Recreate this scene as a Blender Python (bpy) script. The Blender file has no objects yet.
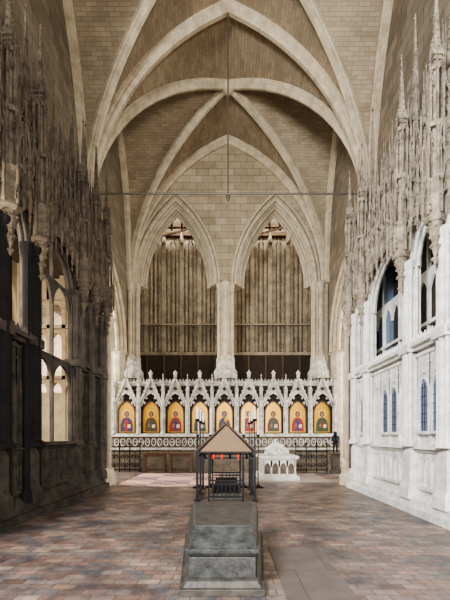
import bpy, bmesh, math, random
from mathutils import Vector, Matrix
random.seed(7)
pi=math.pi
# ------------------------------------------------------------------ materials
def lin(c):
    return tuple(((x/255)/12.92 if x/255<=0.04045 else (((x/255)+0.055)/1.055)**2.4) for x in c)+(1,)
def new_mat(name):
    m=bpy.data.materials.new(name); m.use_nodes=True
    nt=m.node_tree; b=nt.nodes['Principled BSDF']
    return m,nt,b
def stone(name,col,col2,rough=0.85,scale=3.0,bump=0.2,fine=30,soft=.5,spec=.3):
    m,nt,b=new_mat(name); N=nt.nodes; L=nt.links
    col2=tuple(col2[i]*(1-soft)+col[i]*soft for i in range(3))
    tc=N.new('ShaderNodeTexCoord')
    n1=N.new('ShaderNodeTexNoise'); n1.inputs['Scale'].default_value=scale; n1.inputs['Detail'].default_value=9; n1.inputs['Roughness'].default_value=.75
    n2=N.new('ShaderNodeTexNoise'); n2.inputs['Scale'].default_value=fine; n2.inputs['Detail'].default_value=4
    L.new(tc.outputs['Object'],n1.inputs['Vector']); L.new(tc.outputs['Object'],n2.inputs['Vector'])
    r=N.new('ShaderNodeValToRGB'); r.color_ramp.elements[0].position=.38; r.color_ramp.elements[1].position=.62
    r.color_ramp.elements[0].color=lin(col2); r.color_ramp.elements[1].color=lin(col)
    L.new(n1.outputs['Fac'],r.inputs['Fac'])
    L.new(r.outputs['Color'],b.inputs['Base Color'])
    bp=N.new('ShaderNodeBump'); bp.inputs['Strength'].default_value=bump; bp.inputs['Distance'].default_value=.02
    L.new(n2.outputs['Fac'],bp.inputs['Height']); L.new(bp.outputs['Normal'],b.inputs['Normal'])
    b.inputs['Roughness'].default_value=rough; b.inputs['Specular IOR Level'].default_value=spec
    return m
def ashlar(name,c1,c2,cm,mode,bw=.6,bh=.3,mortar=.012,rough=.85,var=1.2,dark=.62):
    m,nt,b=new_mat(name); N=nt.nodes; L=nt.links
    tc=N.new('ShaderNodeTexCoord')
    br=N.new('ShaderNodeTexBrick'); br.inputs['Scale'].default_value=1
    br.inputs['Brick Width'].default_value=bw; br.inputs['Row Height'].default_value=bh
    br.inputs['Mortar Size'].default_value=mortar; br.inputs['Mortar Smooth'].default_value=.3
    br.inputs['Color1'].default_value=lin(c1); br.inputs['Color2'].default_value=lin(c2); br.inputs['Mortar'].default_value=lin(cm)
    if mode=='uv': L.new(tc.outputs['UV'],br.inputs['Vector'])
    elif mode=='xy': L.new(tc.outputs['Object'],br.inputs['Vector'])
    else:
        s=N.new('ShaderNodeSeparateXYZ'); c=N.new('ShaderNodeCombineXYZ')
        L.new(tc.outputs['Object'],s.inputs[0])
        L.new(s.outputs['X' if mode=='xz' else 'Y'],c.inputs[0]); L.new(s.outputs['Z'],c.inputs[1]); L.new(c.outputs[0],br.inputs['Vector'])
    n=N.new('ShaderNodeTexNoise'); n.inputs['Scale'].default_value=var; n.inputs['Detail'].default_value=9; n.inputs['Roughness'].default_value=.75
    L.new(tc.outputs['Object'],n.inputs['Vector'])
    r=N.new('ShaderNodeValToRGB'); r.color_ramp.elements[0].position=.35; r.color_ramp.elements[1].position=.65
    r.color_ramp.elements[0].color=(dark,dark*.97,dark*.94,1); r.color_ramp.elements[1].color=(1,1,1,1)
    L.new(n.outputs['Fac'],r.inputs['Fac'])
    mx=N.new('ShaderNodeMixRGB'); mx.blend_type='MULTIPLY'; mx.inputs[0].default_value=.85
    L.new(br.outputs['Color'],mx.inputs[1]); L.new(r.outputs['Color'],mx.inputs[2]); L.new(mx.outputs[0],b.inputs['Base Color'])
    bp=N.new('ShaderNodeBump'); bp.inputs['Strength'].default_value=.4; bp.inputs['Distance'].default_value=.02; bp.invert=True
    L.new(br.outputs['Fac'],bp.inputs['Height']); L.new(bp.outputs['Normal'],b.inputs['Normal'])
    b.inputs['Roughness'].default_value=rough; b.inputs['Specular IOR Level'].default_value=.3
    return m
def plain(name,col,rough=.6,metal=0,emit=0):
    m,nt,b=new_mat(name); N=nt.nodes; L=nt.links
    n=N.new('ShaderNodeTexNoise'); n.inputs['Scale'].default_value=9; n.inputs['Detail'].default_value=3
    tc=N.new('ShaderNodeTexCoord'); L.new(tc.outputs['Object'],n.inputs['Vector'])
    mx=N.new('ShaderNodeMixRGB'); mx.inputs[1].default_value=lin(col); c=lin(col); mx.inputs[2].default_value=(c[0]*.65,c[1]*.65,c[2]*.65,1)
    L.new(n.outputs['Fac'],mx.inputs[0]); L.new(mx.outputs[0],b.inputs['Base Color'])
    b.inputs['Roughness'].default_value=rough; b.inputs['Metallic'].default_value=metal
    if emit: b.inputs['Emission Color'].default_value=lin(col); b.inputs['Emission Strength'].default_value=emit
    return m
M={}
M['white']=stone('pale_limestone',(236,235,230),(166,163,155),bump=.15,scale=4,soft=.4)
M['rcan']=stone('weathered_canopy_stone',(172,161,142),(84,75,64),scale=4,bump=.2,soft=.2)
M['left']=stone('dark_limestone',(84,77,70),(38,35,32),scale=3,soft=.3)  # dark tone carries the left chapel's shade; reused for other dark stone
M['lcan']=stone('dark_canopy_stone',(114,102,86),(48,42,37),scale=4,soft=.25)  # left canopies, their shade put into the stone colour
M['inner']=stone('inner_chapel_stone',(196,178,146),(136,117,90),scale=3)  # lighter colour so the left chapel's inside reads as lit
M['purbeck']=stone('purbeck_marble',(38,36,36),(20,19,20),rough=.85,bump=.05,spec=.15)
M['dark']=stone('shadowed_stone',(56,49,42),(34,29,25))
M['cream']=stone('cream_limestone',(192,180,156),(134,122,102),soft=.4)
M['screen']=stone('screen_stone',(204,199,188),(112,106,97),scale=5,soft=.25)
M['rib']=stone('rib_stone',(196,182,156),(138,125,104),scale=2.5,soft=.35)
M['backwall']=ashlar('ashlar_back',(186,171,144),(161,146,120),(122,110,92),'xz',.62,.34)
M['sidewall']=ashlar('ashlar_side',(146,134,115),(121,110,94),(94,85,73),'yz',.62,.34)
M['vault']=ashlar('vault_web_stone',(172,157,133),(151,137,115),(134,121,101),'uv',.34,.13,.007,.9,.8,.64)
M['pipe']=stone('bronze_grey_shaft',(158,143,118),(90,78,62),rough=.6,scale=2,soft=.25)
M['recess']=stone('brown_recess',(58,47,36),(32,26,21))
M['timber']=stone('old_timber',(96,74,52),(58,43,30),rough=.7,scale=5)
M['iron']=plain('wrought_iron',(24,24,27),.45,.6)
M['rod']=plain('aged_iron_rod',(96,90,80),.5,.3)
M['glass']=plain('blue_leaded_glass',(100,118,146),.3)
M['gold']=plain('icon_gold',(232,176,62),.35,.3)
M['wood']=stone('brown_wood',(92,70,48),(58,42,28),rough=.5,scale=6)
M['tan']=plain('tan_canopy_board',(128,102,72),.6)
M['wax']=plain('candle_wax',(235,230,215),.5)
M['red']=plain('red_votive_glass',(190,40,28),.3,0,.8)
M['bronze']=plain('dark_bronze',(38,42,50),.4,.6)
M['marble']=stone('white_marble',(232,229,220),(170,166,157),rough=.5,scale=5,soft=.3)
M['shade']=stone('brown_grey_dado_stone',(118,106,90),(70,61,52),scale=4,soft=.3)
M['tomb']=stone('grey_tomb_marble',(70,71,69),(30,31,31),rough=.33,scale=7,bump=.45,fine=16,soft=.2,spec=.5)
M['tombbase']=stone('tomb_plinth_stone',(80,76,70),(42,39,37),rough=.5,scale=6,soft=.2)
M['dark_slab']=ashlar('dark_floor_slab',(102,93,88),(94,86,83),(76,69,65),'xy',.8,1.2,.006,.45,2.5)
for k,c in dict(i_red=(150,36,28),i_blue=(40,52,96),i_green=(48,74,52),i_brown=(92,54,34),i_face=(150,100,66),i_white=(214,200,170),i_halo=(240,196,90)).items():
    M[k]=plain('icon_paint_'+k[2:],c,.5)
def floor_mat(name,tint0,tint1,cols,bw,bh,sc,mort=(84,76,72)):
    m,nt,b=new_mat(name); N=nt.nodes; L=nt.links
    tc=N.new('ShaderNodeTexCoord')
    br=N.new('ShaderNodeTexBrick'); br.inputs['Scale'].default_value=1
    br.inputs['Brick Width'].default_value=bw; br.inputs['Row Height'].default_value=bh
    br.inputs['Mortar Size'].default_value=.007; br.inputs['Bias'].default_value=0
    br.inputs['Color1'].default_value=(0,0,0,1); br.inputs['Color2'].default_value=(1,1,1,1); br.inputs['Mortar'].default_value=(.0,.0,.0,1)
    L.new(tc.outputs['Object'],br.inputs['Vector'])
    r0=N.new('ShaderNodeValToRGB'); r0.color_ramp.interpolation='LINEAR'
    e=r0.color_ramp.elements; e[0].position=0; e[0].color=lin(cols[0]); e[1].position=1; e[1].color=lin(cols[-1])
    for i,c in enumerate(cols[1:-1]):
        q=e.new((i+1)/(len(cols)-1)); q.color=lin(c)
    L.new(br.outputs['Color'],r0.inputs['Fac'])
    n=N.new('ShaderNodeTexNoise'); n.inputs['Scale'].default_value=sc; n.inputs['Detail'].default_value=9; n.inputs['Roughness'].default_value=.72
    L.new(tc.outputs['Object'],n.inputs['Vector'])
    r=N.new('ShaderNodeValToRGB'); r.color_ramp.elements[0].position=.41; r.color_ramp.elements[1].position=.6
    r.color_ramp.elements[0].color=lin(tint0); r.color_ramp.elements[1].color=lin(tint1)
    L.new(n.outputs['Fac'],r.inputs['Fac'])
    mx=N.new('ShaderNodeMixRGB'); mx.blend_type='MULTIPLY'; mx.inputs[0].default_value=.95
    L.new(r0.outputs['Color'],mx.inputs[1]); L.new(r.outputs['Color'],mx.inputs[2])
    mm=N.new('ShaderNodeMixRGB'); mm.inputs[2].default_value=lin(mort); L.new(br.outputs['Fac'],mm.inputs[0]); L.new(mx.outputs[0],mm.inputs[1])
    L.new(mm.outputs[0],b.inputs['Base Color'])
    bp=N.new('ShaderNodeBump'); bp.inputs['Strength'].default_value=.4; bp.inputs['Distance'].default_value=.01; bp.invert=True
    L.new(br.outputs['Fac'],bp.inputs['Height']); L.new(bp.outputs['Normal'],b.inputs['Normal'])
    b.inputs['Roughness'].default_value=.42
    return m
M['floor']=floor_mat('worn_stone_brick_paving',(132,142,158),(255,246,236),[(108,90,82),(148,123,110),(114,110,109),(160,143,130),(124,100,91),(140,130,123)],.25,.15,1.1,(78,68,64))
M['palefloor']=floor_mat('pale_stone_paving',(190,188,190),(255,250,246),[(150,138,128),(176,162,150),(160,152,146)],.5,.4,1.6)
def sun_tile_mat():
    m,nt,b=new_mat('tiles_with_painted_sun'); N=nt.nodes; L=nt.links
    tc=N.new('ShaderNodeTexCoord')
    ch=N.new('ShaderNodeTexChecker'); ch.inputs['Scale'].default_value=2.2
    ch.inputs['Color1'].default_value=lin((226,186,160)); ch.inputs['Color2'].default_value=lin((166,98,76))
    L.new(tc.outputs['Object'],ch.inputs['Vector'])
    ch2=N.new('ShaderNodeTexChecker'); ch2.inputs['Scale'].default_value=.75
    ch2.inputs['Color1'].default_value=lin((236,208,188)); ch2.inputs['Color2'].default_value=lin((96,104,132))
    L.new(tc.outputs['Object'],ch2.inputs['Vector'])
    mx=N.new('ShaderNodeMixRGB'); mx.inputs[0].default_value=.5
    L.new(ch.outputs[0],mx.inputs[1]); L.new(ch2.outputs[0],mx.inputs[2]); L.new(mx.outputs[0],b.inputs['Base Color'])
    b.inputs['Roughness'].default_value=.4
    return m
M['sun_tile']=sun_tile_mat()  # tile pattern with a patch of sunlight put into its colours

# ------------------------------------------------------------------ mesh builder
class MB:
    def __init__(s,T=None):
        s.v=[];s.f=[];s.m=[];s.mats=[];s.T=T or (lambda a,b,c:(a,b,c)); s.uv={}
    def mi(s,k):
        if k not in s.mats: s.mats.append(k)
        return s.mats.index(k)
    def add(s,vs,fs,k):
        o=len(s.v); s.v+= [s.T(*p) for p in vs]; i=s.mi(k)
        for f in fs: s.f.append(tuple(o+x for x in f)); s.m.append(i)
    def box(s,a0,a1,b0,b1,c0,c1,k):
        s.add([(a0,b0,c0),(a1,b0,c0),(a1,b1,c0),(a0,b1,c0),(a0,b0,c1),(a1,b0,c1),(a1,b1,c1),(a0,b1,c1)],
          [(0,3,2,1),(4,5,6,7),(0,1,5,4),(1,2,6,5),(2,3,7,6),(3,0,4,7)],k)
    def frus(s,r0,r1,k):
        a0,a1,b0,b1,c=r0; d0,d1,e0,e1,g=r1
        s.add([(a0,b0,c),(a1,b0,c),(a1,b1,c),(a0,b1,c),(d0,e0,g),(d1,e0,g),(d1,e1,g),(d0,e1,g)],
          [(0,3,2,1),(4,5,6,7),(0,1,5,4),(1,2,6,5),(2,3,7,6),(3,0,4,7)],k)
    def lathe(s,a,b,prof,k,n=10,rot=0):
        vs=[];fs=[]
        for r,c in prof:
            for i in range(n):
                t=rot+2*pi*i/n; vs.append((a+r*math.cos(t),b+r*math.sin(t),c))
        for j in range(len(prof)-1):
            for i in range(n):
                fs.append((j*n+i,j*n+(i+1)%n,(j+1)*n+(i+1)%n,(j+1)*n+i))
        fs.append(tuple(range(n-1,-1,-1))); fs.append(tuple((len(prof)-1)*n+i for i in range(n)))
        s.add(vs,fs,k)
    def cyl(s,a,b,c0,c1,r,k,n=8): s.lathe(a,b,[(r,c0),(r,c1)],k,n)
    def octa(s,a,b,c,r,k,h=None):
        h=h or r
        s.add([(a+r,b,c),(a,b+r,c),(a-r,b,c),(a,b-r,c),(a,b,c+h),(a,b,c-h)],
          [(0,1,4),(1,2,4),(2,3,4),(3,0,4),(1,0,5),(2,1,5),(3,2,5),(0,3,5)],k)
    def ball(s,a,b,c,r,k,n=10,m=6,sc=(1,1,1)):
        vs=[];fs=[]
        for j in range(m+1):
            ph=-pi/2+pi*j/m; rr=max(math.cos(ph),.02)
            for i in range(n):
                t=2*pi*i/n; vs.append((a+r*sc[0]*rr*math.cos(t),b+r*sc[1]*rr*math.sin(t),c+r*sc[2]*math.sin(ph)))
        for j in range(m):
            for i in range(n): fs.append((j*n+i,j*n+(i+1)%n,(j+1)*n+(i+1)%n,(j+1)*n+i))
        s.add(vs,fs,k)
    def sweep(s,pts,side,prof,k,closed=False):
        side=Vector(side).normalized(); P=[Vector(p) for p in pts]; n=len(P); q=len(prof); vs=[];fs=[]
        for i,p in enumerate(P):
            if closed: t=(P[(i+1)%n]-P[i-1])
            else: t=P[min(i+1,n-1)]-P[max(i-1,0)]
            t.normalize(); nn=side.cross(t); nn.normalize()
            for (x,y) in prof:
                w=p+side*x+nn*y; vs.append(tuple(w))
        rng=range(n if closed else n-1)
        for i in rng:
            j=(i+1)%n
            for e in range(q): fs.append((i*q+e,i*q+(e+1)%q,j*q+(e+1)%q,j*q+e))
        if not closed:
            fs.append(tuple(range(q))); fs.append(tuple((n-1)*q+e for e in range(q)))
        s.add(vs,fs,k)
    def bar(s,p,q,r,k,n=4):
        p=Vector(p);q=Vector(q);d=(q-p)
        up=Vector((0,1,0)) if abs(d.normalized().y)<.8 else Vector((1,0,0))
        side=d.cross(up).normalized()
        s.sweep([p,q],side,[(r*math.cos(2*pi*i/n+pi/4),r*math.sin(2*pi*i/n+pi/4)) for i in range(n)],k)
    def spandrel(s,a0,a1,pts,c1,b0,b1,k):
        if pts[0][0]>a0+1e-4: s.box(a0,pts[0][0],b0,b1,pts[0][1],c1,k)
        if a1>pts[-1][0]+1e-4: s.box(pts[-1][0],a1,b0,b1,pts[0][1],c1,k)
        for i in range(len(pts)-1):
            (x0,z0),(x1,z1)=pts[i],pts[i+1]
            if x1-x0<1e-5: continue
            s.add([(x0,b0,z0),(x1,b0,z1),(x1,b1,z1),(x0,b1,z0),(x0,b0,c1),(x1,b0,c1),(x1,b1,c1),(x0,b1,c1)],
              [(0,3,2,1),(4,5,6,7),(0,1,5,4),(2,3,7,6)],k)
    def plate(s,pts,b0,b1,k):
        n=len(pts); vs=[(x,b0,z) for x,z in pts]+[(x,b1,z) for x,z in pts]
        fs=[tuple(range(n)),tuple(range(2*n-1,n-1,-1))]+[(i,(i+1)%n,n+(i+1)%n,n+i) for i in range(n)]
        s.add(vs,fs,k)
    def done(s,name,parent=None,smooth=False):
        me=bpy.data.meshes.new(name); me.from_pydata(s.v,[],s.f); 
        for k in s.mats: me.materials.append(M[k])
        me.polygons.foreach_set('material_index',s.m)
        bm=bmesh.new(); bm.from_mesh(me); bmesh.ops.recalc_face_normals(bm,faces=bm.faces); bm.to_mesh(me); bm.free()
        if smooth:
            me.polygons.foreach_set('use_smooth',[True]*len(me.polygons))
            try: me.set_sharp_from_angle(angle=math.radians(40))
            except Exception: pass
        o=bpy.data.objects.new(name,me); bpy.context.scene.collection.objects.link(o)
        if parent: o.parent=parent
        return o
def empty(name):
    e=bpy.data.objects.new(name,None); bpy.context.scene.collection.objects.link(e); return e
def parch(ac,half,zs,rise,n=10):
    c=(rise*rise-half*half)/(2*half); R=half+c; pts=[]
    th1=math.acos(max(-1,min(1,-c/R)))
    for i in range(n+1):
        th=pi+(th1-pi)*i/n; pts.append((ac+c+R*math.cos(th),zs+R*math.sin(th)))
    return pts+[(2*ac-x,z) for x,z in reversed(pts[:-1])]
def darch(ac,half,zs,rise,n=10):
    pts=[]
    for i in range(-n,n+1):
        t=math.sin(pi/2*i/n); z=rise*(.78*math.sqrt(max(0,1-abs(t)**2.2))+.22*(1-abs(t)))
        pts.append((ac+half*t,zs+z))
    return pts
def circ(r,n=8): return [(r*math.cos(2*pi*i/n),r*math.sin(2*pi*i/n)) for i in range(n)]
RECT=lambda w,h:[(-w,-h),(w,-h),(w,h),(-w,h)]

def pinnacle(mb,a,b,c0,c1,w,k,n=6,sh=.45):
    h=c1-c0; cs=c0+h*sh
    mb.box(a-w*.8,a+w*.8,b-w*.8,b+w*.8,c0,cs,k)
    mb.box(a-w*1.15,a+w*1.15,b-w*1.15,b+w*1.15,cs-.03,cs+.02,k)
    mb.box(a-w*1.1,a+w*1.1,b-w*1.1,b+w*1.1,c0+(cs-c0)*.5,c0+(cs-c0)*.5+.03,k)
    g=w*2.8
    mb.plate([(a-w*1.1,cs),(a+w*1.1,cs),(a,cs+g)],b-w*1.15,b+w*1.15,k)
    mb.lathe(a,b,[(w*.95,cs),(w*.12,c1-.03)],k,4,pi/4)
    for i in range(1,n+1):
        t=i/(n+1); r=w*.78*(1-t)+.008; z=cs+(c1-cs)*t
        cr=w*.3*(1-.4*t)
        for dx,dy in ((1,0),(-1,0),(0,-1)):
            mb.octa(a+dx*r,b+dy*r,z,cr,k)
    mb.octa(a,b,c1-.02,w*.45,k,w*.5)
    mb.octa(a,b,c1+w*.5,w*.2,k,w*.4)
def gablet(mb,a0,a1,b,c0,h,t,k,crk=4,arch=True):
    am=(a0+a1)/2
    mb.bar((a0,b,c0),(am,b,c0+h),t,k); mb.bar((a1,b,c0),(am,b,c0+h),t,k)
    for i in range(1,crk+1):
        f=i/(crk+1)
        for s0 in (a0,a1):
            mb.octa(s0+(am-s0)*f,b,c0+h*f+t*1.6,t*1.2,k)
    mb.octa(am,b,c0+h+t*2.5,t*1.5,k,t*3)
    if arch:
        p=parch(am,(a1-a0)*.42,c0-(a1-a0)*.25,(a1-a0)*.6,5)
        mb.sweep([(x,b+.02,z) for x,z in p],(0,1,0),RECT(t*.7,t*.6),k)
def pendant(mb,a,b,c0,c1,r,k):
    h=c1-c0
    mb.lathe(a,b,[(r*.1,c0),(r*.3,c0+h*.1),(r*.16,c0+h*.18),(r*.5,c0+h*.42),(r*.36,c0+h*.5),(r*.85,c0+h*.82),(r*.7,c0+h*.86),(r*1.05,c1)],k,8)
    for z,rr in ((.12,.3),(.42,.52),(.62,.58),(.82,.85)):
        for i in range(6):
            t=2*pi*i/6+z*3; mb.octa(a+rr*r*math.cos(t),b+rr*r*math.sin(t),c0+h*z,r*.22,k)

# ------------------------------------------------------------------ chantry chapels
def chapel(side,piers,solid,K,C,KI,name,purb=(),closed=False):
    mb=MB(lambda a,b,c:(side*(3.8+b),a,c))
    v0,v1=piers[0]-.22,piers[-1]+.22
    mb.box(v0-.1,v1+.1,0,2.6,0,.15,K); mb.box(v0-.05,v1+.05,.1,2.5,.15,.3,K)
    mb.frus((v0,v1,.12,2.45,.3),(v0,v1,.24,2.4,.42),K)
    for e0,e1 in ((v1-.2,v1),(v0,v0+.2)):
        mb.box(e0,e1,.3,2.3,.4,1.5,KI)
        for u in (.4,.87,1.35,1.82,2.28): mb.box(e0,e1,u-.06,u+.06,1.5,6.55,KI)
        for z in (3.4,5.0): mb.box(e0,e1,.3,2.3,z,z+.12,KI)
        mb.box(e0,e1,.3,2.3,5.9,6.55,KI)
        mb.box(e0+.08,e1-.08,.4,2.25,1.5,3.0 if not closed else 6.5,KI)
        for u in (.63,1.11,1.58,2.05):
            for zz in (3.0,4.55,5.45): 
                P=[]
                for q in range(9):
                    t=pi*(1-q/8); P.append((u+.17*math.cos(t),zz+.3*math.sin(t)**.8 if 0<q<8 else zz))
                for q in range(8):
                    (xa,za),(xb,zb)=P[q],P[q+1]
                    mb.add([(e0,xa,za),(e0,xb,zb),(e1,xb,zb),(e1,xa,za),(e0,xa,zz+.42),(e0,xb,zz+.42),(e1,xb,zz+.42),(e1,xa,zz+.42)],[(0,3,2,1),(4,5,6,7),(0,1,5,4),(2,3,7,6)],KI)
    for i,p in enumerate(piers):
        kp=K; w=.17
        mb.box(p-w-.06,p+w+.06,.04,.5,.28,.5,kp); mb.frus((p-w-.06,p+w+.06,.04,.5,.5),(p-w,p+w,.1,.5,.62),kp)
        mb.box(p-w,p+w,.1,.4,.62,1.25,kp); mb.frus((p-w,p+w,.1,.4,1.25),(p-w+.05,p+w-.05,.15,.36,1.4),kp)
        mb.box(p-w+.05,p+w-.05,.15,.36,1.4,6.6,kp)
        kk='purbeck' if i in purb else kp
        for dx,r in ((-.15,.045),(.15,.045),(0,.075 if i not in purb else .12)):
            mb.lathe(p+dx,.12,[(r*1.9,1.4),(r*1.9,1.48),(r*1.2,1.54),(r,1.6),(r,5.1),(r*1.3,5.15),(r*1.2,5.2),(r*1.9,5.32),(r*1.9,5.38)],kk,8)
        if i in purb:
            for dx in (-.24,.24):
                mb.lathe(p+dx,.16,[(.12,.3),(.12,.5),(.075,.58),(.075,5.1),(.13,5.3),(.13,5.4)],'purbeck',8)
        mb.box(p-.24,p+.24,.02,.4,3.42,3.6,kp)
        pendant(mb,p,-.02,4.75,5.55,.15,C)
        mb.lathe(p,-.02,[(.17,5.5),(.2,5.58),(.16,5.66),(.16,6.15),(.2,6.25)],C,6)
        for j in range(6):
            t=2*pi*j/6; cx,cy=p+.21*math.cos(t),-.02+.21*math.sin(t)
            pinnacle(mb,cx,cy,5.6,6.95,.026,C,3)
        gablet(mb,p-.17,p+.17,-.2,5.75,.5,.02,C)
        for st,(z0,z1,rr) in enumerate(((6.25,7.25,.16),(7.3,8.3,.12))):
            mb.lathe(p,.0,[(rr*.6,z0),(rr*.6,z1)],C,6)
            for j in range(6):
                t=2*pi*j/6+.3; cx,cy=p+rr*math.cos(t),rr*math.sin(t)
                pinnacle(mb,cx,cy,z0,z1+.35,.022,C,3,.7)
            mb.lathe(p,.0,[(rr*1.1,z1-.05),(rr*1.2,z1),(rr*1.0,z1+.05)],C,6)
            gablet(mb,p-rr,p+rr,-rr,z1-.3,.35,.015,C,3)
        pinnacle(mb,p,.0,8.3,9.9,.085,C,8,.15)
    for i in range(len(piers)-1):
        p0,p1=piers[i],piers[i+1]; W=p1-p0; pm=(p0+p1)/2; kind=solid[i]
        zs=3.42 if kind=='s' else 1.42
        mb.box(p0,p1,.3,.4,.4,zs,K)
        n=max(2,round(W/.6)) 
        if side<0: n=max(2,round(W/.4))
        xs=[p0+.2+(W-.4)*j/n for j in range(n+1)]
        for x in xs: mb.box(x-.022,x+.022,.25,.32,.5,zs,K)
        for z in ([.5,1.28,3.3] if kind=='s' else [.5,1.28]): mb.box(p0,p1,.22,.32,z,z+.07,K)
        mb.frus((p0,p1,.14,.3,1.35),(p0,p1,.25,.3,1.45),K)
        for j in range(n):
            a0,a1=xs[j],xs[j+1]; am=(a0+a1)/2; hw=(a1-a0)/2
            for q in (-1,1):
                h2=hw/2; mb.spandrel(am+q*h2-h2,am+q*h2+h2,parch(am+q*h2,h2*.82,1.02,h2*1.2,5),1.28,.26,.3,K)
            mb.box(am-.012,am+.012,.26,.32,.57,1.28,K)
            if kind=='s':
                mb.spandrel(a0,a1,parch(am,hw*.88,2.62,hw*1.25,8),3.3,.25,.3,K)
                for q in (-1,1): mb.octa(am+q*hw*.7,.25,3.12,.04,K)
                if (n<=3 or 0<j<n-1) and side>0:
                    hh=hw*.82
                    pp=parch(am,hh,2.55,hw*1.1,8)
                    mb.plate([(am-hh,1.72)]+pp+[(am+hh,1.72)],.28,.3,'glass')
                    fr=[(am-hh,.265,1.7)]+[(x,.265,z) for x,z in pp]+[(am+hh,.265,1.7)]
                    mb.sweep(fr,(0,1,0),RECT(.03,.025),K)
                    mb.box(am-hh,am+hh,.2,.3,1.66,1.72,K)
                    for z in (1.9,2.08,2.26,2.44,2.62): mb.box(am-hh,am+hh,.272,.285,z,z+.012,'iron')
                    for q in (-.5,0,.5): mb.box(am+q*hh-.006,am+q*hh+.006,.272,.285,1.72,2.72,'iron')
        if kind=='s':
            mb.box(p0,p1,.14,.42,3.42,3.5,K); mb.box(p0,p1,.05,.42,3.5,3.58,K)
            nb=int(W/.14)
            for j in range(nb): 
                a=p0+(j+.5)*W/nb; mb.lathe(a,.12,[(.05,3.57),(.055,3.62),(.005,3.74)],K,4)
        else:
            mb.box(p0,p1,.08,.42,1.42,1.5,K)
        hw=W/2-.14; zt=6.55
        RR=(.85 if W<1.8 else 1.15); Z0=5.25 if W<1.8 else 5.05
        ac=darch(pm,hw,Z0,RR,10)
        mb.spandrel(p0+.1,p1-.1,ac,zt,.22,.36,K)
        for dd,bb in ((0,.2),(.07,.27)):
            q=darch(pm,hw-dd,Z0,RR-dd,10)
            mb.sweep([(x,bb,z) for x,z in q],(0,1,0),circ(.035,6),K)
        base=3.6 if kind=='s' else 1.5
        for sx in (-1,1):
            mb.cyl(pm+sx*(hw),.26,base,ac[0][1],.04,K,6)
        if kind=='o':
            x=pm; mb.box(x-.03,x+.03,.26,.34,1.5,6.1,K)
            mb.box(pm-hw,pm+hw,.26,.34,3.42,3.5,K)
            for j in range(2):
                x=pm-hw+hw*(j+.5); mb.spandrel(x-hw/2,x+hw/2,parch(x,hw/2*.9,2.85,.5,6),3.45,.27,.33,K)
                mb.spandrel(x-hw/2,x+hw/2,parch(x,hw/2*.9,4.7,.55,6),5.3,.27,.33,K)
        elif closed:
            # mullioned leaded window set deep in the upper opening
            mb.box(p0,p1,.9,.93,3.5,6.5,'glass' if i%2==0 else 'dark')
            nn=max(2,round(W/.55))
            for j in range(1,nn): 
                x=p0+W*j/nn; mb.box(x-.03,x+.03,.82,.9,3.5,6.5,K)
            for j in range(nn):
                x=p0+W*(j+.5)/nn; h2=W/nn/2; mb.spandrel(x-h2,x+h2,parch(x,h2*.86,4.9,h2*1.5,6),5.5,.84,.89,K)
            mb.box(p0,p1,.8,.9,4.2,4.28,K)
        mb.box(p0,p1,2.2,2.35,.4,1.5,KI)
        if closed: mb.box(p0,p1,2.36,2.45,.4,6.55,'dark')  # backing wall added to keep daylight out and the interior dark
        mb.spandrel(p0,p1,darch(pm,hw,5.0,1.0,8),zt,2.2,2.35,KI)
        mb.box(p0-.12,p0+.12,2.15,2.4,.4,zt,KI)
        nm=max(2,round(W/.45))
        for j in range(1,nm):
            x=p0+W*j/nm; mb.box(x-.03,x+.03,2.22,2.32,1.5,6.2,KI)
        mb.box(p0,p1,2.22,2.32,3.5,3.6,KI)
        for j in range(nm):
            x=p0+W*(j+.5)/nm; mb.spandrel(x-W/nm/2,x+W/nm/2,parch(x,W/nm*.42,3.1,.3,5),3.5,2.24,2.3,KI)
        mb.box(p0,p1,.1,.5,6.5,6.6,C); 
        nc=max(2,round(W/.36)); 
        for j in range(nc):
            a0=p0+.12+(W-.24)*j/nc; a1=p0+.12+(W-.24)*(j+1)/nc; am=(a0+a1)/2
            dz=-.32*abs((am-pm)/hw)**2 if hw else 0
            mb.plate([(a0,6.2+dz),(a1,6.2+dz),(a1,6.6),(a0,6.6)],.08,.14,C)
            gablet(mb,a0,a1,.03,6.25+dz,.55,.02,C,4)
            pendant(mb,a0,.0,5.75+dz,6.3+dz,.055,C)
            pinnacle(mb,a0,.0,6.2+dz,7.45+random.uniform(-.1,.2),.035,C,4)
            gablet(mb,a0,a1,-.02,7.0+dz,.5,.018,C,3)
            mb.cyl(am,.0,6.85+dz,7.9,.016,C,5)
    mb.box(v0,v1,.2,2.4,6.55,6.72,C)
    L=v1-v0
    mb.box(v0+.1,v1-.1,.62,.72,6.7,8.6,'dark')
    def rank(b,sp,c0,ctop,w,jit,k):
        n=int(L/sp)
        for j in range(n+1):
            a=v0+.08+(L-.16)*j/n+random.uniform(-.02,.02)
            top=ctop+random.uniform(-jit,jit)
            if j%3==0: top+=jit*.9
            pinnacle(mb,a,b,c0,top,w,k,7,.55)
            if j<n:
                a2=v0+.08+(L-.16)*(j+1)/n
                for z in (c0+.35,c0+(ctop-c0)*.3,c0+(ctop-c0)*.5):
                    gablet(mb,a,a2,b-w,z,(a2-a)*1.2,.016,k,3)
                mb.box(a,a2,b-.02,b+.02,c0+.62,c0+.66,k)
                mb.cyl((a+a2)/2,b,c0,c0+(ctop-c0)*.5,.016,k,5)
    rank(.12,.27,6.55,8.7,.038,.25,C)
    rank(.42,.33,6.7,9.4,.05,.3,C)
    rank(.8,.42,6.7,10.0,.06,.35,C)
    rank(1.5,.7,6.7,10.2,.09,.3,C)
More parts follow.
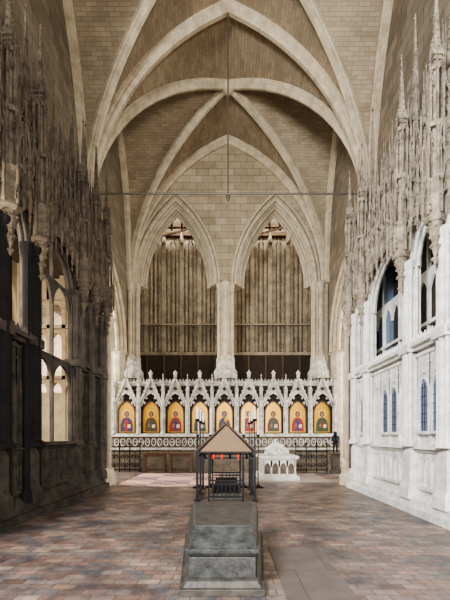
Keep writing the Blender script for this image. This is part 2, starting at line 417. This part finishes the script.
    for i in range(len(piers)):
        p=piers[i]
        pinnacle(mb,p,.3,6.6,10.5+random.uniform(-.2,.4),.1,C,11)
        pinnacle(mb,p-.18,.22,6.6,9.4,.05,C,6); pinnacle(mb,p+.18,.22,6.6,9.4,.05,C,6)
    return mb.done(name)
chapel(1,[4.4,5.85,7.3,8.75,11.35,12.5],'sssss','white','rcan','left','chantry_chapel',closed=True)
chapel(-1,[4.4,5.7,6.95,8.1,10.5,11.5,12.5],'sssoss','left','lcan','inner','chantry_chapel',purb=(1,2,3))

# ------------------------------------------------------------------ floor
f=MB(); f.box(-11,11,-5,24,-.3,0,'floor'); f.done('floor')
t=MB(); t.box(-3.7,-.3,13.0,17.4,0,.012,'sun_tile'); t.done('tiled_sun_patch')  # pale peach tiles, painted stand-in for sunlight falling on the floor
t=MB(); t.box(-.25,3.7,14.0,17.4,0,.01,'palefloor'); t.done('stone_pavement')
t=MB(); t.frus((.58,1.3,3.2,5.8,0),(.59,1.29,3.21,5.79,.006),'dark_slab'); t.done('dark_floor_patch')  # thin slab, a little darker than the paving around it

# ------------------------------------------------------------------ vault
W=4.8; ZS=9.0; RI=7.1; YB=[1.4,7.4,13.4,19.4]
c_=(RI*RI-W*W)/(2*W); R_=W+c_
def F(t):
    x=abs(t)*W; return math.sqrt(max(0,R_*R_-(x+c_)**2))
def vault():
    vs=[];fs=[];uvs=[]
    N=28
    T=[math.sin(pi/2*i/N) for i in range(-N,N+1)]
    acc=0;prev=None;arcl=[]
    for t in T:
        p=(t*W,F(t))
        if prev: acc+=math.hypot(p[0]-prev[0],p[1]-prev[1])
        arcl.append(acc); prev=p
    for bi in (1,2):
        y0,y1=YB[bi],YB[bi+1]; ym=(y0+y1)/2; V=(y1-y0)/2; o=len(vs)
        for j in range(2*N+1):
            for i in range(2*N+1):
                vs.append((T[i]*W,ym+T[j]*V,ZS+max(F(T[i]),F(T[j]))))
        n=2*N+1
        for j in range(2*N):
            for i in range(2*N):
                a=o+j*n+i;b=a+1;c=a+n+1;d=a+n
                if (i<N)==(j<N): tris=((a,b,c),(a,c,d))
                else: tris=((a,b,d),(b,c,d))
                for tr in tris:
                    fs.append(tr)
                    cx=sum(vs[q][0] for q in tr)/3/W; cy=(sum(vs[q][1] for q in tr)/3-ym)/V
                    for q in tr:
                        qi=(q-o)%n; qj=(q-o)//n
                        if abs(cx)>abs(cy): uvs.append((vs[q][0],arcl[qj]))
                        else: uvs.append((vs[q][1],arcl[qi]))
    me=bpy.data.meshes.new('ceiling'); me.from_pydata(vs,[],fs); me.materials.append(M['vault'])
    ul=me.uv_layers.new(name='UVMap'); ul.data.foreach_set('uv',[x for u in uvs for x in u])
    ob=bpy.data.objects.new('ceiling',me); bpy.context.scene.collection.objects.link(ob)
    sm=ob.modifiers.new('thick','SOLIDIFY'); sm.thickness=.25; sm.offset=1
    return ob
vo=vault()
rb=MB()
PR=[(-.17,.05),(-.17,-.1),(-.12,-.15),(-.12,-.2),(-.06,-.3),(.06,-.3),(.12,-.2),(.12,-.15),(.17,-.1),(.17,.05)]
PR=[(x,-y) for x,y in PR]
def ribpts(fn,n=36): return [fn(-math.sin(pi/2*(1-2*i/n))) for i in range(n+1)]
for y in YB[1:]:
    yy=y-.05 if y==YB[-1] else y
    pts=ribpts(lambda t:(t*W,yy,ZS+F(t)))
    rb.sweep(pts,(0,1,0),[(x*(1.15),y2*1.05) for x,y2 in PR],'rib')
for bi in (1,2):
    y0,y1=YB[bi],YB[bi+1]; ym=(y0+y1)/2; V=(y1-y0)/2
    for sg in (1,-1):
        pts=ribpts(lambda t:(t*W,ym+sg*t*V,ZS+F(t)))
        d=Vector((-sg*V,W,0)).normalized()
        rb.sweep(pts,tuple(d),[(x*.85,y*.9) for x,y in PR],'rib')
        pts=ribpts(lambda t:(sg*(W-.02),ym+t*V,ZS+F(t)))
        rb.sweep(pts,(-1,0,0),PR,'rib')
    rb.lathe(0,ym,[(.05,ZS+RI-.45),(.2,ZS+RI-.38),(.28,ZS+RI-.25),(.25,ZS+RI-.05)],'rib',12)
rb.done('vault_ribs',vo)

# ------------------------------------------------------------------ arcade walls & piers
def cap(mb,a,b,z,r,k,n=12): mb.lathe(a,b,[(r,z-.45),(r*1.12,z-.42),(r*1.02,z-.36),(r*1.15,z-.2),(r*1.35,z-.06),(r*1.4,z)],k,n)
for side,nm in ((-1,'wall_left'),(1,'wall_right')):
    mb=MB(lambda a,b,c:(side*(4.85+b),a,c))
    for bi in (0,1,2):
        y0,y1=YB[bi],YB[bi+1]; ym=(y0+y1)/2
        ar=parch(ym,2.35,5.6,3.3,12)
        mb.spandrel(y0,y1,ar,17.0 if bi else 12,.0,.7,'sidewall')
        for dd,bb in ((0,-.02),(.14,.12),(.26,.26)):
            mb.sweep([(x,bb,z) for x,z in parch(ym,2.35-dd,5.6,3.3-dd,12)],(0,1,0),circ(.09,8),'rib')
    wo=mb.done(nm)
    pm_=MB()
    for y in YB[1:]:
        if y==13.4:
            X=side*4.32; yy=13.5; k='cream' if side>0 else 'rib'
            pm_.lathe(X,yy,[(.55,0),(.55,.3),(.48,.4),(.45,.55),(.26,.65),(.26,5.5)],k,12)
            for j in range(8):
                t=2*pi*j/8; pm_.lathe(X+.3*math.cos(t),yy+.3*math.sin(t),[(.14,.35),(.14,.5),(.085,.62),(.085,5.15),(.11,5.2),(.14,5.45),(.15,5.5)],'left' if j%2 else k,8)
            cap(pm_,X,yy,5.6,.36,k)
            for dx,dy,r in ((0,0,.14),(.0,.22,.085),(0,-.22,.085)):
                pm_.lathe(X+side*.15+dx,yy+dy,[(r,5.6),(r,8.55),(r*1.2,8.6),(r*1.1,8.66),(r*1.5,8.95),(r*1.6,9.05)],k,10)
            pm_.box(min(X,X+side*.9),max(X,X+side*.9),yy-.3,yy+.3,5.6,9.3,k)
        elif y==7.4:
            X=side*4.75
            pm_.lathe(X,y,[(.3,6.73),(.25,6.9),(.25,8.6),(.3,8.7),(.4,9.0)],'rcan',10)
            pm_.box(min(X,X+side*.6),max(X,X+side*.6),y-.3,y+.3,6.73,9.3,'rcan')
        else:
            X=side*4.75; yy=19.2
            pm_.lathe(X+side*.45,yy-.1,[(.4,0),(.4,.4),(.3,.6),(.3,5.5),(.42,5.6),(.3,5.7),(.3,8.6)],'cream',10)
    pm_.done('arcade_piers',wo)
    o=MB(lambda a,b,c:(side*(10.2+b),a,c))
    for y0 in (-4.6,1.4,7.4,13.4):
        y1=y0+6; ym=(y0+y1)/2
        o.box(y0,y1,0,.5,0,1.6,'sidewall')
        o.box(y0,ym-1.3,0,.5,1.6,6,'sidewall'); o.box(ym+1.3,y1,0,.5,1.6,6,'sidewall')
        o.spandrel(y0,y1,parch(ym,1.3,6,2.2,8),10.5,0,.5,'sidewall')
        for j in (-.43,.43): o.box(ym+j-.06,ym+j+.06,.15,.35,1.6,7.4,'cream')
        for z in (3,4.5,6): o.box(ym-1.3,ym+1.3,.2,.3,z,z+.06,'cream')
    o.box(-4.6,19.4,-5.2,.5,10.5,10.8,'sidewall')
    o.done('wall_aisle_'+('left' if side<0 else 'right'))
    o=MB(); o.box(min(side*5.55,side*10.7),max(side*5.55,side*10.7),19.4,19.9,0,10.8,'backwall'); o.done('wall_aisle_end_'+('left' if side<0 else 'right'))

# ------------------------------------------------------------------ back wall with twin arches
D=19.4; CX=-.12
TB=lambda a,b,c:(a+CX,D+b,c)
mb=MB(TB)
for s_ in (-1,1):
    ac=s_*2.42
    a0,a1=(0,5.6) if s_>0 else (-5.4,0)
    mb.box(min(s_*4.37,a1 if s_>0 else a0),max(s_*4.37,a1 if s_>0 else a0),0,.8,0,9,'backwall')
    mb.spandrel(a0,a1,parch(ac,1.95,9,4.1,16),17.2,0,.3,'backwall')
    mb.spandrel(a0,a1,parch(ac,1.68,9,3.75,16),17.2,.3,.8,'backwall')
    for dd,bb,r in ((0,-.03,.1),(.1,.12,.07),(.2,.24,.09),(.3,.42,.06),(.38,.55,.08)):
        mb.sweep([(x,bb,z) for x,z in parch(ac,1.95-dd,9,4.1-dd*1.2,16)],(0,1,0),circ(r,8),'cream')
    mb.sweep([(x,-.06,z) for x,z in parch(ac,2.1,9,4.4,16)],(0,1,0),RECT(.06,.05),'cream')
mb.box(-.3,.3,.1,.8,0,9,'cream')
mb.box(-5.4,5.6,.1,.8,0,4.35,'backwall')
def cluster(a):
    mb.lathe(a,.1,[(.6,4.4),(.6,4.75),(.5,4.9),(.46,5.25),(.34,5.35),(.34,5.5)],'screen',8,pi/8)
    for dx,dy,r in ((0,-.28,.11),(-.29,-.1,.09),(.29,-.1,.09),(-.15,-.2,.05),(.15,-.2,.05),(-.36,.1,.05),(.36,.1,.05)):
        mb.lathe(a+dx,dy+.12,[(r*1.7,5.2),(r*1.7,5.4),(r*1.1,5.5),(r,5.6),(r,8.55),(r*1.3,8.6),(r*1.1,8.65),(r*1.7,8.95),(r*1.8,9.05)],'cream',10)
cluster(0)
cluster(-4.6); cluster(4.6)
wb=mb.done('wall_back')

mb=MB(TB)
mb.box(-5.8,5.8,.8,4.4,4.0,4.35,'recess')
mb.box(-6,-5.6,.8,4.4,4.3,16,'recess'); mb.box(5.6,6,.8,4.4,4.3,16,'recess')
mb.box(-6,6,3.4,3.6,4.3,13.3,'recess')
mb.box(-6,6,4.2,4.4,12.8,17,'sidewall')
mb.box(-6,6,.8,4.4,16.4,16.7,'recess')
x=-5.5; j=0
while x<5.6:
    r=.08 if j%4==0 else .04
    mb.lathe(x,3.3,[(r,4.4),(r,13.0)],'pipe',8)
    if j%4==0:
        mb.box(x-.12,x+.12,3.22,3.4,4.4,13.1,'pipe'); mb.lathe(x,3.15,[(.12,12.5),(.14,12.6),(.01,13.3)],'pipe',6)
    else:
        mb.box(x-.1,x+.1,3.37,3.42,6.5,12.7,'pipe')
    if j%2==0: mb.spandrel(x-.24,x+.24,parch(x,.2,12.1+(j%4)*.15,.35,5),12.9,3.3,3.36,'pipe')
    x+=.25; j+=1
for z,h in ((6.2,.2),(7.9,.08),(5.2,.1),(12.95,.2)): mb.box(-5.6,5.6,3.12,3.4,z,z+h,'pipe' if z<12 else 'timber')
mb.box(-5.6,5.6,3.05,3.2,4.4,6.2,'recess')
for k in range(12): mb.box(-5.4+k*.95,-5.32+k*.95,2.98,3.1,4.4,6.2,'timber')
for s_ in (-1,1):
    ac=s_*2.42
    mb.box(ac-2.2,ac+2.2,2.4,2.6,13.05,13.25,'timber')
    for k in range(-3,4): 
        mb.bar((ac+k*.55,2.5,12.9),(ac+k*.55-.3*s_,1.2,14.2),.07,'timber')
    mb.bar((ac-1.8,2.3,12.3),(ac+1.6,2.3,13.2),.06,'timber')
mb.done('choir_screen_panelling',wb)

# ------------------------------------------------------------------ feretory screen with icons
TS=lambda a,b,c:(a-.17,D-.62+b,c)
mb=MB(TS); K='screen'
P=1.15; n=9; x0=-P*n/2
SX0,SX1=-5.3,5.4
mb.box(SX0,SX1,.2,.6,0,4.05,K)
mb.box(SX0,SX1,.05,.6,4.02,4.12,K); mb.box(SX0,SX1,-.0,.6,4.12,4.2,K)
for j in range(68):
    a=-5.2+j*.155; mb.lathe(a,.1,[(.05,4.2),(.06,4.26),(.0,4.36)],K,4)
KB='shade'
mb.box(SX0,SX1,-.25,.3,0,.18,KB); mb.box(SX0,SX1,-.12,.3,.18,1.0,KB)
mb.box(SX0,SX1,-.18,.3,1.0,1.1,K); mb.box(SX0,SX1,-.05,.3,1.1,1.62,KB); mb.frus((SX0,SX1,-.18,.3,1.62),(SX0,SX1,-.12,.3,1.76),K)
for j in range(36):
    a=x0+(j+.5)*P*n/36; ring=[(a+.1*math.cos(2*pi*q/10),-.07,1.36+.17*math.sin(2*pi*q/10)) for q in range(10)]
    mb.sweep(ring,(0,1,0),RECT(.03,.025),K,closed=True); mb.octa(a,-.06,1.36,.06,K)
for i in range(n+1):
    a=x0+i*P
    mb.box(a-.07,a+.07,-.05,.25,1.7,3.3,K); mb.cyl(a-.08,-.06,1.76,3.1,.03,K,6); mb.cyl(a+.08,-.06,1.76,3.1,.03,K,6)
    mb.lathe(a,-.06,[(.12,1.7),(.12,1.8),(.06,1.88),(.06,3.05),(.12,3.2),(.12,3.28)],K,8)
    pinnacle(mb,a,-.05,3.2,4.5,.085,K,5)
for i in range(n):
    a=x0+(i+.5)*P
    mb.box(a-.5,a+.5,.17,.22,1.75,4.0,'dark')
    ar=parch(a,.42,3.05,.62,8)
    gz=4.35
    pts=ar
    for q in range(len(pts)-1):
        (xa,za),(xb,zb)=pts[q],pts[q+1]
        ta=3.15+(1-abs(xa-a)/.52)*(gz-3.15); tb=3.15+(1-abs(xb-a)/.52)*(gz-3.15)
        mb.add([(xa,-.02,za),(xb,-.02,zb),(xb,.06,zb),(xa,.06,za),(xa,-.02,max(ta,za)),(xb,-.02,max(tb,zb)),(xb,.06,max(tb,zb)),(xa,.06,max(ta,za))],[(0,3,2,1),(4,5,6,7),(0,1,5,4),(2,3,7,6)],K)
    mb.sweep([(x,-.04,z) for x,z in ar],(0,1,0),circ(.04,6),K)
    for q in (-1,1):
        mb.octa(a+q*.3,-.02,3.2,.09,K); mb.octa(a+q*.2,-.02,3.42,.07,K)
    gablet(mb,a-.53,a+.53,-.06,3.15,1.22,.05,K,6,False)
    mb.octa(a,-.06,3.86,.1,'dark'); mb.lathe(a,-.05,[(.03,4.35),(.09,4.45),(.04,4.5),(.11,4.58),(.0,4.75)],K,6)
mb.done('feretory_screen')
robes=['i_blue','i_brown','i_red','i_green','i_blue','i_red','i_brown','i_red','i_green']
for i in range(n):
    a=x0+(i+.5)*P
    ic=MB(TS)
    pr=[(a-.39,1.8),(a-.39,2.72)]+parch(a,.39,2.72,.56,6)[1:-1]+[(a+.39,2.72),(a+.39,1.8)]
    ic.plate(pr,.06,.13,'gold')
    fr=[(x,.05,z) for x,z in pr]
    ic.sweep(fr,(0,1,0),RECT(.03,.03),'wood',closed=True)
    R=robes[i]
    dx=.03*((i*37)%3-1)
    ic.plate([(a-.28,1.86),(a-.27,2.2),(a-.2,2.42),(a-.07,2.52),(a+.07,2.52),(a+.2,2.42),(a+.27,2.2),(a+.28,1.86)],.035,.06,R)
    ic.plate([(a+dx-.06,1.86),(a-.12,2.3),(a,2.48),(a+.1,2.3),(a+.06,1.86)],.025,.036,robes[(i+2)%9])
    ic.plate([(a+.19*math.cos(2*pi*q/16),2.68+.19*math.sin(2*pi*q/16)) for q in range(16)],.045,.06,'i_halo')
    ic.plate([(a+.12*math.cos(2*pi*q/12),2.68+.145*math.sin(2*pi*q/12)) for q in range(12)],.035,.046,R if i in(0,8,4) else 'i_brown')
    ic.plate([(a+.075*math.cos(2*pi*q/12),2.67+.1*math.sin(2*pi*q/12)) for q in range(12)],.027,.036,'i_face')
    ic.plate([(a-.16,2.08),(a-.06,2.05),(a-.04,2.2),(a-.1,2.24)],.015,.026,'i_face')
    ic.plate([(a+.05,2.02),(a+.19,2.04),(a+.19,2.2),(a+.05,2.18)],.015,.026,'i_white')
    ic.done('saint_icon')

# ------------------------------------------------------------------ furniture near screen
def bench(x0,x1,y,name):
    b=MB(); b.box(x0,x1,y-.22,y+.22,.84,.9,'wood'); b.box(x0+.05,x1-.05,y-.17,y-.12,.72,.84,'wood'); b.box(x0+.05,x1-.05,y+.12,y+.17,.72,.84,'wood')
    for x in (x0+.1,x1-.1):
        for yy in (y-.15,y+.15): b.box(x-.045,x+.045,yy-.045,yy+.045,0,.84,'wood')
        b.box(x-.03,x+.03,y-.15,y+.15,.12,.18,'wood')
    b.box(x0+.1,x1-.1,y-.03,y+.03,.12,.18,'wood')
    b.done(name)
bench(-3.85,-2.75,18.0,'wooden_bench'); bench(-2.68,-1.55,18.0,'wooden_bench')
def railing(x0,x1,y,name):
    b=MB(); 
    for z in (.12,.95,1.15): b.bar((x0,y,z),(x1,y,z),.028,'iron')
    n=max(2,round((x1-x0)/.42))
    for j in range(n+1):
        x=x0+(x1-x0)*j/n; b.box(x-.022,x+.022,y-.022,y+.022,0,1.25,'iron'); b.lathe(x,y,[(.03,1.22),(.05,1.3),(.0,1.42)],'iron',6)
    for j in range(n):
        c=x0+(x1-x0)*(j+.5)/n; w=(x1-x0)/n*.22
        for sx in (-1,1):
            for zc,dr in ((.7,1),(.35,-1)):
                pts=[]
                for q in range(22):
                    t=q/21*3.4*pi; r=w*(1-.75*q/21); pts.append((c+sx*w*.95+sx*r*math.cos(t)*-1,y,zc+dr*r*math.sin(t)*1.1))
                b.sweep(pts,(0,1,0),RECT(.014,.014),'iron')
        b.bar((c,y,.12),(c,y,.95),.016,'iron')
    b.done(name)
railing(-5.4,-4.0,18.2,'iron_railing'); railing(3.05,4.45,18.0,'iron_railing')

# effigy tomb
et=MB()
ex,ey=1.88,14.6
et.box(ex-.74,ex+.74,ey,ey+2.3,0.01,.14,'marble'); et.frus((ex-.68,ex+.68,ey+.05,ey+2.25,.14),(ex-.6,ex+.6,ey+.1,ey+2.2,.24),'marble')
et.box(ex-.58,ex+.58,ey+.12,ey+2.18,.24,.74,'shade'); et.frus((ex-.6,ex+.6,ey+.1,ey+2.2,.72),(ex-.72,ex+.72,ey+.02,ey+2.28,.82),'marble'); et.box(ex-.72,ex+.72,ey+.02,ey+2.28,.82,.9,'marble')
for j in range(4):
    a=ex-.435+j*.29; et.spandrel(a-.145,a+.145,parch(a,.1,.5,.15,5),.73,ey+.04,ey+.13,'marble'); et.box(a-.175,a-.115,ey+.04,ey+.13,.24,.73,'marble')
et.box(ex+.55,ex+.61,ey+.04,ey+.13,.24,.73,'marble')
for j in range(9):
    for sx in (-1,1):
        yy=ey+.2+j*.23; et.box(min(ex+sx*.58,ex+sx*.63),max(ex+sx*.58,ex+sx*.63),yy-.05,yy+.05,.26,.72,'marble')
def loft(mb,secs,k,n=14):
    vs=[];fs=[]
    for (cx,cy,cz,rx,rz) in secs:
        for i in range(n):
            t=2*pi*i/n; vs.append((cx+rx*math.cos(t),cy,cz+rz*math.sin(t)))
    for j in range(len(secs)-1):
        for i in range(n): fs.append((j*n+i,j*n+(i+1)%n,(j+1)*n+(i+1)%n,(j+1)*n+i))
    fs.append(tuple(range(n))); fs.append(tuple((len(secs)-1)*n+i for i in range(n)))
    mb.add(vs,fs,k)
loft(et,[(ex,ey+.22,1.08,.26,.2),(ex,ey+.35,1.06,.28,.17),(ex,ey+.7,1.07,.3,.19),(ex,ey+1.1,1.08,.32,.21),(ex,ey+1.4,1.1,.33,.22),(ex,ey+1.62,1.08,.3,.18),(ex,ey+1.7,1.1,.12,.1),(ex,ey+1.78,1.11,.09,.09)],'marble')
for sx in (-1,1):
    loft(et,[(ex+sx*.12,ey+.14,1.22,.07,.05),(ex+sx*.12,ey+.2,1.18,.09,.15),(ex+sx*.12,ey+.34,1.06,.08,.1)],'marble',8)
    et.bar((ex+sx*.32,ey+1.55,1.12),(ex+sx*.32,ey+1.2,1.14),.08,'marble',8); et.bar((ex+sx*.32,ey+1.22,1.14),(ex+sx*.03,ey+1.35,1.36),.06,'marble',8)
    et.bar((ex+sx*.03,ey+1.33,1.33),(ex+sx*.014,ey+1.33,1.52),.034,'marble',6)
et.ball(ex,ey+1.88,1.17,.14,'marble',12,8,(.85,1.1,1)); et.octa(ex,ey+1.87,1.31,.03,'marble')
et.lathe(ex,ey+2.02,[(.15,1.0),(.16,1.16),(.12,1.3),(.0,1.36)],'marble',8)
et.box(ex-.36,ex+.36,ey+1.74,ey+2.12,.9,1.02,'marble'); 
et.ball(ex-.02,ey+.18,.98,.12,'marble',10,6,(2.0,.8,.8)); et.ball(ex+.28,ey+.14,1.05,.09,'marble')
et.done('effigy_tomb',smooth=True)

# ------------------------------------------------------------------ foreground tomb chest
tb=MB(); cx=-.06
def trap(y0,y1,w0,w1,z0,z1,k,ins=0,ins_y=0):
    tb.add([(cx-w0,y0,z0),(cx+w0,y0,z0),(cx+w1,y1,z0),(cx-w1,y1,z0),
            (cx-w0+ins,y0+ins_y,z1),(cx+w0-ins,y0+ins_y,z1),(cx+w1-ins,y1-ins_y*.6,z1),(cx-w1+ins,y1-ins_y*.6,z1)],
           [(0,3,2,1),(4,5,6,7),(0,1,5,4),(1,2,6,5),(2,3,7,6),(3,0,4,7)],k)
trap(4.0,6.45,.43,.62,0,.07,'tombbase')
trap(4.04,6.4,.40,.59,.07,.13,'tombbase',.04,.04)
trap(4.16,6.3,.35,.51,.13,.35,'tomb')
trap(4.185,6.28,.335,.495,.35,.375,'tomb')
trap(4.15,6.31,.36,.52,.375,.395,'tomb')
trap(4.12,6.34,.382,.542,.395,.44,'tomb',0,0)
trap(4.15,6.31,.36,.52,.44,.6,'tomb',.035,.28)
trap(4.45,6.12,.32,.47,.6,.615,'tomb',.015,.02)
tob=tb.done('stone_tomb_chest')
bv=tob.modifiers.new('b','BEVEL'); bv.width=.007; bv.segments=2

# ------------------------------------------------------------------ shrine canopy (hearse)
sh=MB(); sx0,sx1=-.76,.66; sy0,sy1=9.9,12.2; sm_=(sx0+sx1)/2
for x in (sx0,sx1):
    for y in (sy0,(sy0+sy1)/2,sy1):
        sh.box(x-.03,x+.03,y-.03,y+.03,0,1.35,'iron'); sh.box(x-.07,x+.07,y-.07,y+.07,0,.04,'iron')
        sh.cyl(x,y,1.35,2.0,.014,'iron',6); sh.lathe(x,y,[(.02,1.98),(.06,2.02),(.06,2.05)],'iron',8); sh.cyl(x,y,2.05,2.35,.022,'wax',8); sh.octa(x,y,2.37,.012,'red',.03)
for y in (sy0,sy1):
    for z in (1.2,1.06): sh.box(sx0,sx1,y-.025,y+.025,z,z+.04,'iron')
    for x in (sm_-.42,sm_+.42):
        sh.box(x-.022,x+.022,y-.022,y+.022,0,1.2,'iron')
    for z in (.1,.42,.5): sh.box(sm_-.42,sm_+.42,y-.02,y+.02,z,z+.035,'iron')
    for j in range(-3,4):
        x=sm_+j*.105; sh.box(x-.01,x+.01,y-.01,y+.01,.1,.5,'iron')
    sh.plate([(sx0+.06,1.24),(sx1-.06,1.24),(sm_,1.9)],y+(.03 if y==sy0 else -.05),y+(.05 if y==sy0 else -.03),'tan')
    sh.bar((sx0-.05,y,1.2),(sm_,y,1.95),.035,'iron'); sh.bar((sx1+.05,y,1.2),(sm_,y,1.95),.035,'iron')
    sh.octa(sm_,y,2.02,.05,'gold',.08)
for x in (sx0,sx1):
    for z in (.12,1.06,1.2): sh.box(x-.02,x+.02,sy0,sy1,z,z+.04,'iron')
    e=.08*(1 if x>0 else -1)
    sh.add([(x+e,sy0-.05,1.2),(x+e,sy1+.05,1.2),(sm_,sy1+.05,1.93),(sm_,sy0-.05,1.93),(x+e,sy0-.05,1.23),(x+e,sy1+.05,1.23),(sm_,sy1+.05,1.96),(sm_,sy0-.05,1.96)],
       [(0,3,2,1),(4,5,6,7),(0,1,5,4),(1,2,6,5),(2,3,7,6),(3,0,4,7)],'wood')
for j in range(6):
    x=sx0+.2+j*(sx1-sx0-.4)/5; sh.lathe(x,sy0-.06,[(.02,1.06),(.03,1.1),(.03,1.17)],'red' if j in (1,2,4) else 'iron',8)
sh.box(sx0+.3,sx1-.3,sy0+.3,sy1-.3,.0,.16,'tombbase'); sh.frus((sx0+.36,sx1-.36,sy0+.36,sy1-.36,.16),(sx0+.42,sx1-.42,sy0+.5,sy1-.5,.42),'purbeck')
sh.done('shrine_canopy_stand')
for x,y in ((-.95,12.6),(-.55,12.7),(.5,12.7),(.95,12.6)):
    c=MB(); c.lathe(x,y,[(.18,0),(.18,.03),(.05,.08),(.018,.14),(.018,1.6),(.05,1.64),(.07,1.68)],'iron',10); c.cyl(x,y,1.68,2.5,.03,'wax',8); c.octa(x,y,2.53,.012,'gold',.03); c.done('candle_stand')

# ------------------------------------------------------------------ tie rod and hanging cable
tr=MB(); tr.bar((-4.3,13.4,9.75),(4.3,13.4,9.75),.032,'rod',8); 
tr.done('iron_tie_rod')
cb=MB(); cb.bar((0,13.4,15.85),(0,13.4,9.8),.026,'rod',6); cb.lathe(0,13.4,[(.03,9.5),(.07,9.6),(.07,9.7)],'rod',8); cb.done('hanging_cable')

# ------------------------------------------------------------------ bronze diver statuette on stone pedestal
pe=empty('bronze_diver_statue'); px,py=4.72,17.6
pd=MB(); pd.box(px-.22,px+.22,py-.22,py+.22,0,.1,'left'); pd.box(px-.16,px+.16,py-.16,py+.16,.1,.82,'left'); pd.box(px-.2,px+.2,py-.2,py+.2,.82,.88,'left'); pd.done('pedestal',pe)
S=.55
V=[(0,0,.92),(0,0,1.12),(0,-.0,1.34),(0,0,1.42),
   (-.1,0,.86),(-.12,0,.48),(-.13,.02,.09),(-.13,-.14,.05),
   (.1,0,.86),(.12,-.02,.48),(.14,0,.09),(.14,-.16,.05),
   (-.2,0,1.34),(-.27,.02,1.1),(-.2,-.14,.95),(.2,0,1.34),(.27,.0,1.1),(.2,-.14,.95),(-.15,-.22,.95),(.15,-.22,.95)]
E=[(0,1),(1,2),(2,3),(0,4),(4,5),(5,6),(6,7),(0,8),(8,9),(9,10),(10,11),(2,12),(12,13),(13,14),(2,15),(15,16),(16,17),(14,18),(17,19)]
Rr=[(.17,.14),(.18,.13),(.17,.12),.1,.11,.085,.06,.06,.11,.085,.06,.06,.075,.062,.05,.075,.062,.05,.035,.035]
me=bpy.data.meshes.new('figure'); me.from_pydata([(px+x*S,py+y*S,.88+z*S) for x,y,z in V],E,[]); me.materials.append(M['bronze'])
fo=bpy.data.objects.new('figure',me); bpy.context.scene.collection.objects.link(fo); fo.parent=pe
fo.modifiers.new('skin','SKIN')
for i,r in enumerate(Rr):
    r=r if isinstance(r,tuple) else (r,r); me.skin_vertices[0].data[i].radius=(r[0]*S,r[1]*S)
me.skin_vertices[0].data[0].use_root=True
ss=fo.modifiers.new('sub','SUBSURF'); ss.levels=2; ss.render_levels=2
hd=MB(); hz=.88+1.6*S
hd.ball(px,py,hz,.16*S,'bronze',16,10); hd.lathe(px,py,[(.2*S,.88+1.36*S),(.22*S,.88+1.4*S),(.15*S,.88+1.48*S)],'bronze',14)
for dx,dy in ((0,-1),(.9,-.3),(-.9,-.3)): hd.ball(px+dx*.14*S,py+dy*.14*S,hz,.055*S,'bronze',10,6)
hd.done('helmet',pe,True)

# ------------------------------------------------------------------ lights & world
w=bpy.data.worlds.new('World'); bpy.context.scene.world=w; w.use_nodes=True
bg=w.node_tree.nodes['Background']; bg.inputs[0].default_value=(.84,.90,1,1); bg.inputs[1].default_value=.8
def area(name,loc,tgt,size,power,col=(1,1,1)):
    l=bpy.data.lights.new(name,'AREA'); l.shape='RECTANGLE'; l.size=size[0]; l.size_y=size[1]; l.energy=power; l.color=col
    o=bpy.data.objects.new(name,l); bpy.context.scene.collection.objects.link(o); o.location=loc
    o.rotation_euler=(Vector(tgt)-Vector(loc)).to_track_quat('-Z','Y').to_euler(); return o
area('daylight_north_aisle',(-9.6,16.2,5),(0,16.5,2),(4,6),1600,(1,.96,.89))
area('added_fill_south_aisle',(9.6,16.2,5),(0,16.5,5),(4,6),1300,(1,.95,.88))  # added lamp in the unseen south aisle, brightens the last bay
area('added_choir_light',(0,20.6,15.2),(0,23,9),(9,1),1100,(1,.95,.87))  # added lamp hidden above the arches, brightens the choir shafts
area('added_key_light',(-5.5,-5,8.5),(3.8,10,3),(3,4),4700,(.99,.99,.99))  # added key lamp behind the camera, brightens the right chapel
area('added_vault_fill',(3.5,-5,3),(-1,16,14),(4,3),1700,(1,.94,.84))  # added soft lamp behind the camera, aimed up at the vault
area('added_chapel_fill_left',(-5.0,5.3,4.5),(-5.0,12,3.8),(1.2,1.5),330,(1,.9,.74))  # added out-of-sight fill, brightens the left chapel's end wall
try: bpy.context.scene.view_settings.look='AgX - Medium High Contrast'
except Exception as e: print(e)
bpy.context.scene.view_settings.exposure=.15

# ------------------------------------------------------------------ camera
cd=bpy.data.cameras.new('Camera'); cam=bpy.data.objects.new('Camera',cd); bpy.context.scene.collection.objects.link(cam)
cam.location=(0,0,1.6); cam.rotation_euler=(pi/2,0,0)
cd.sensor_fit='VERTICAL'; cd.sensor_height=36; cd.sensor_width=27; cd.lens=24
cd.shift_y=137/600; cd.shift_x=-3/600
cd.clip_end=200
bpy.context.scene.camera=cam
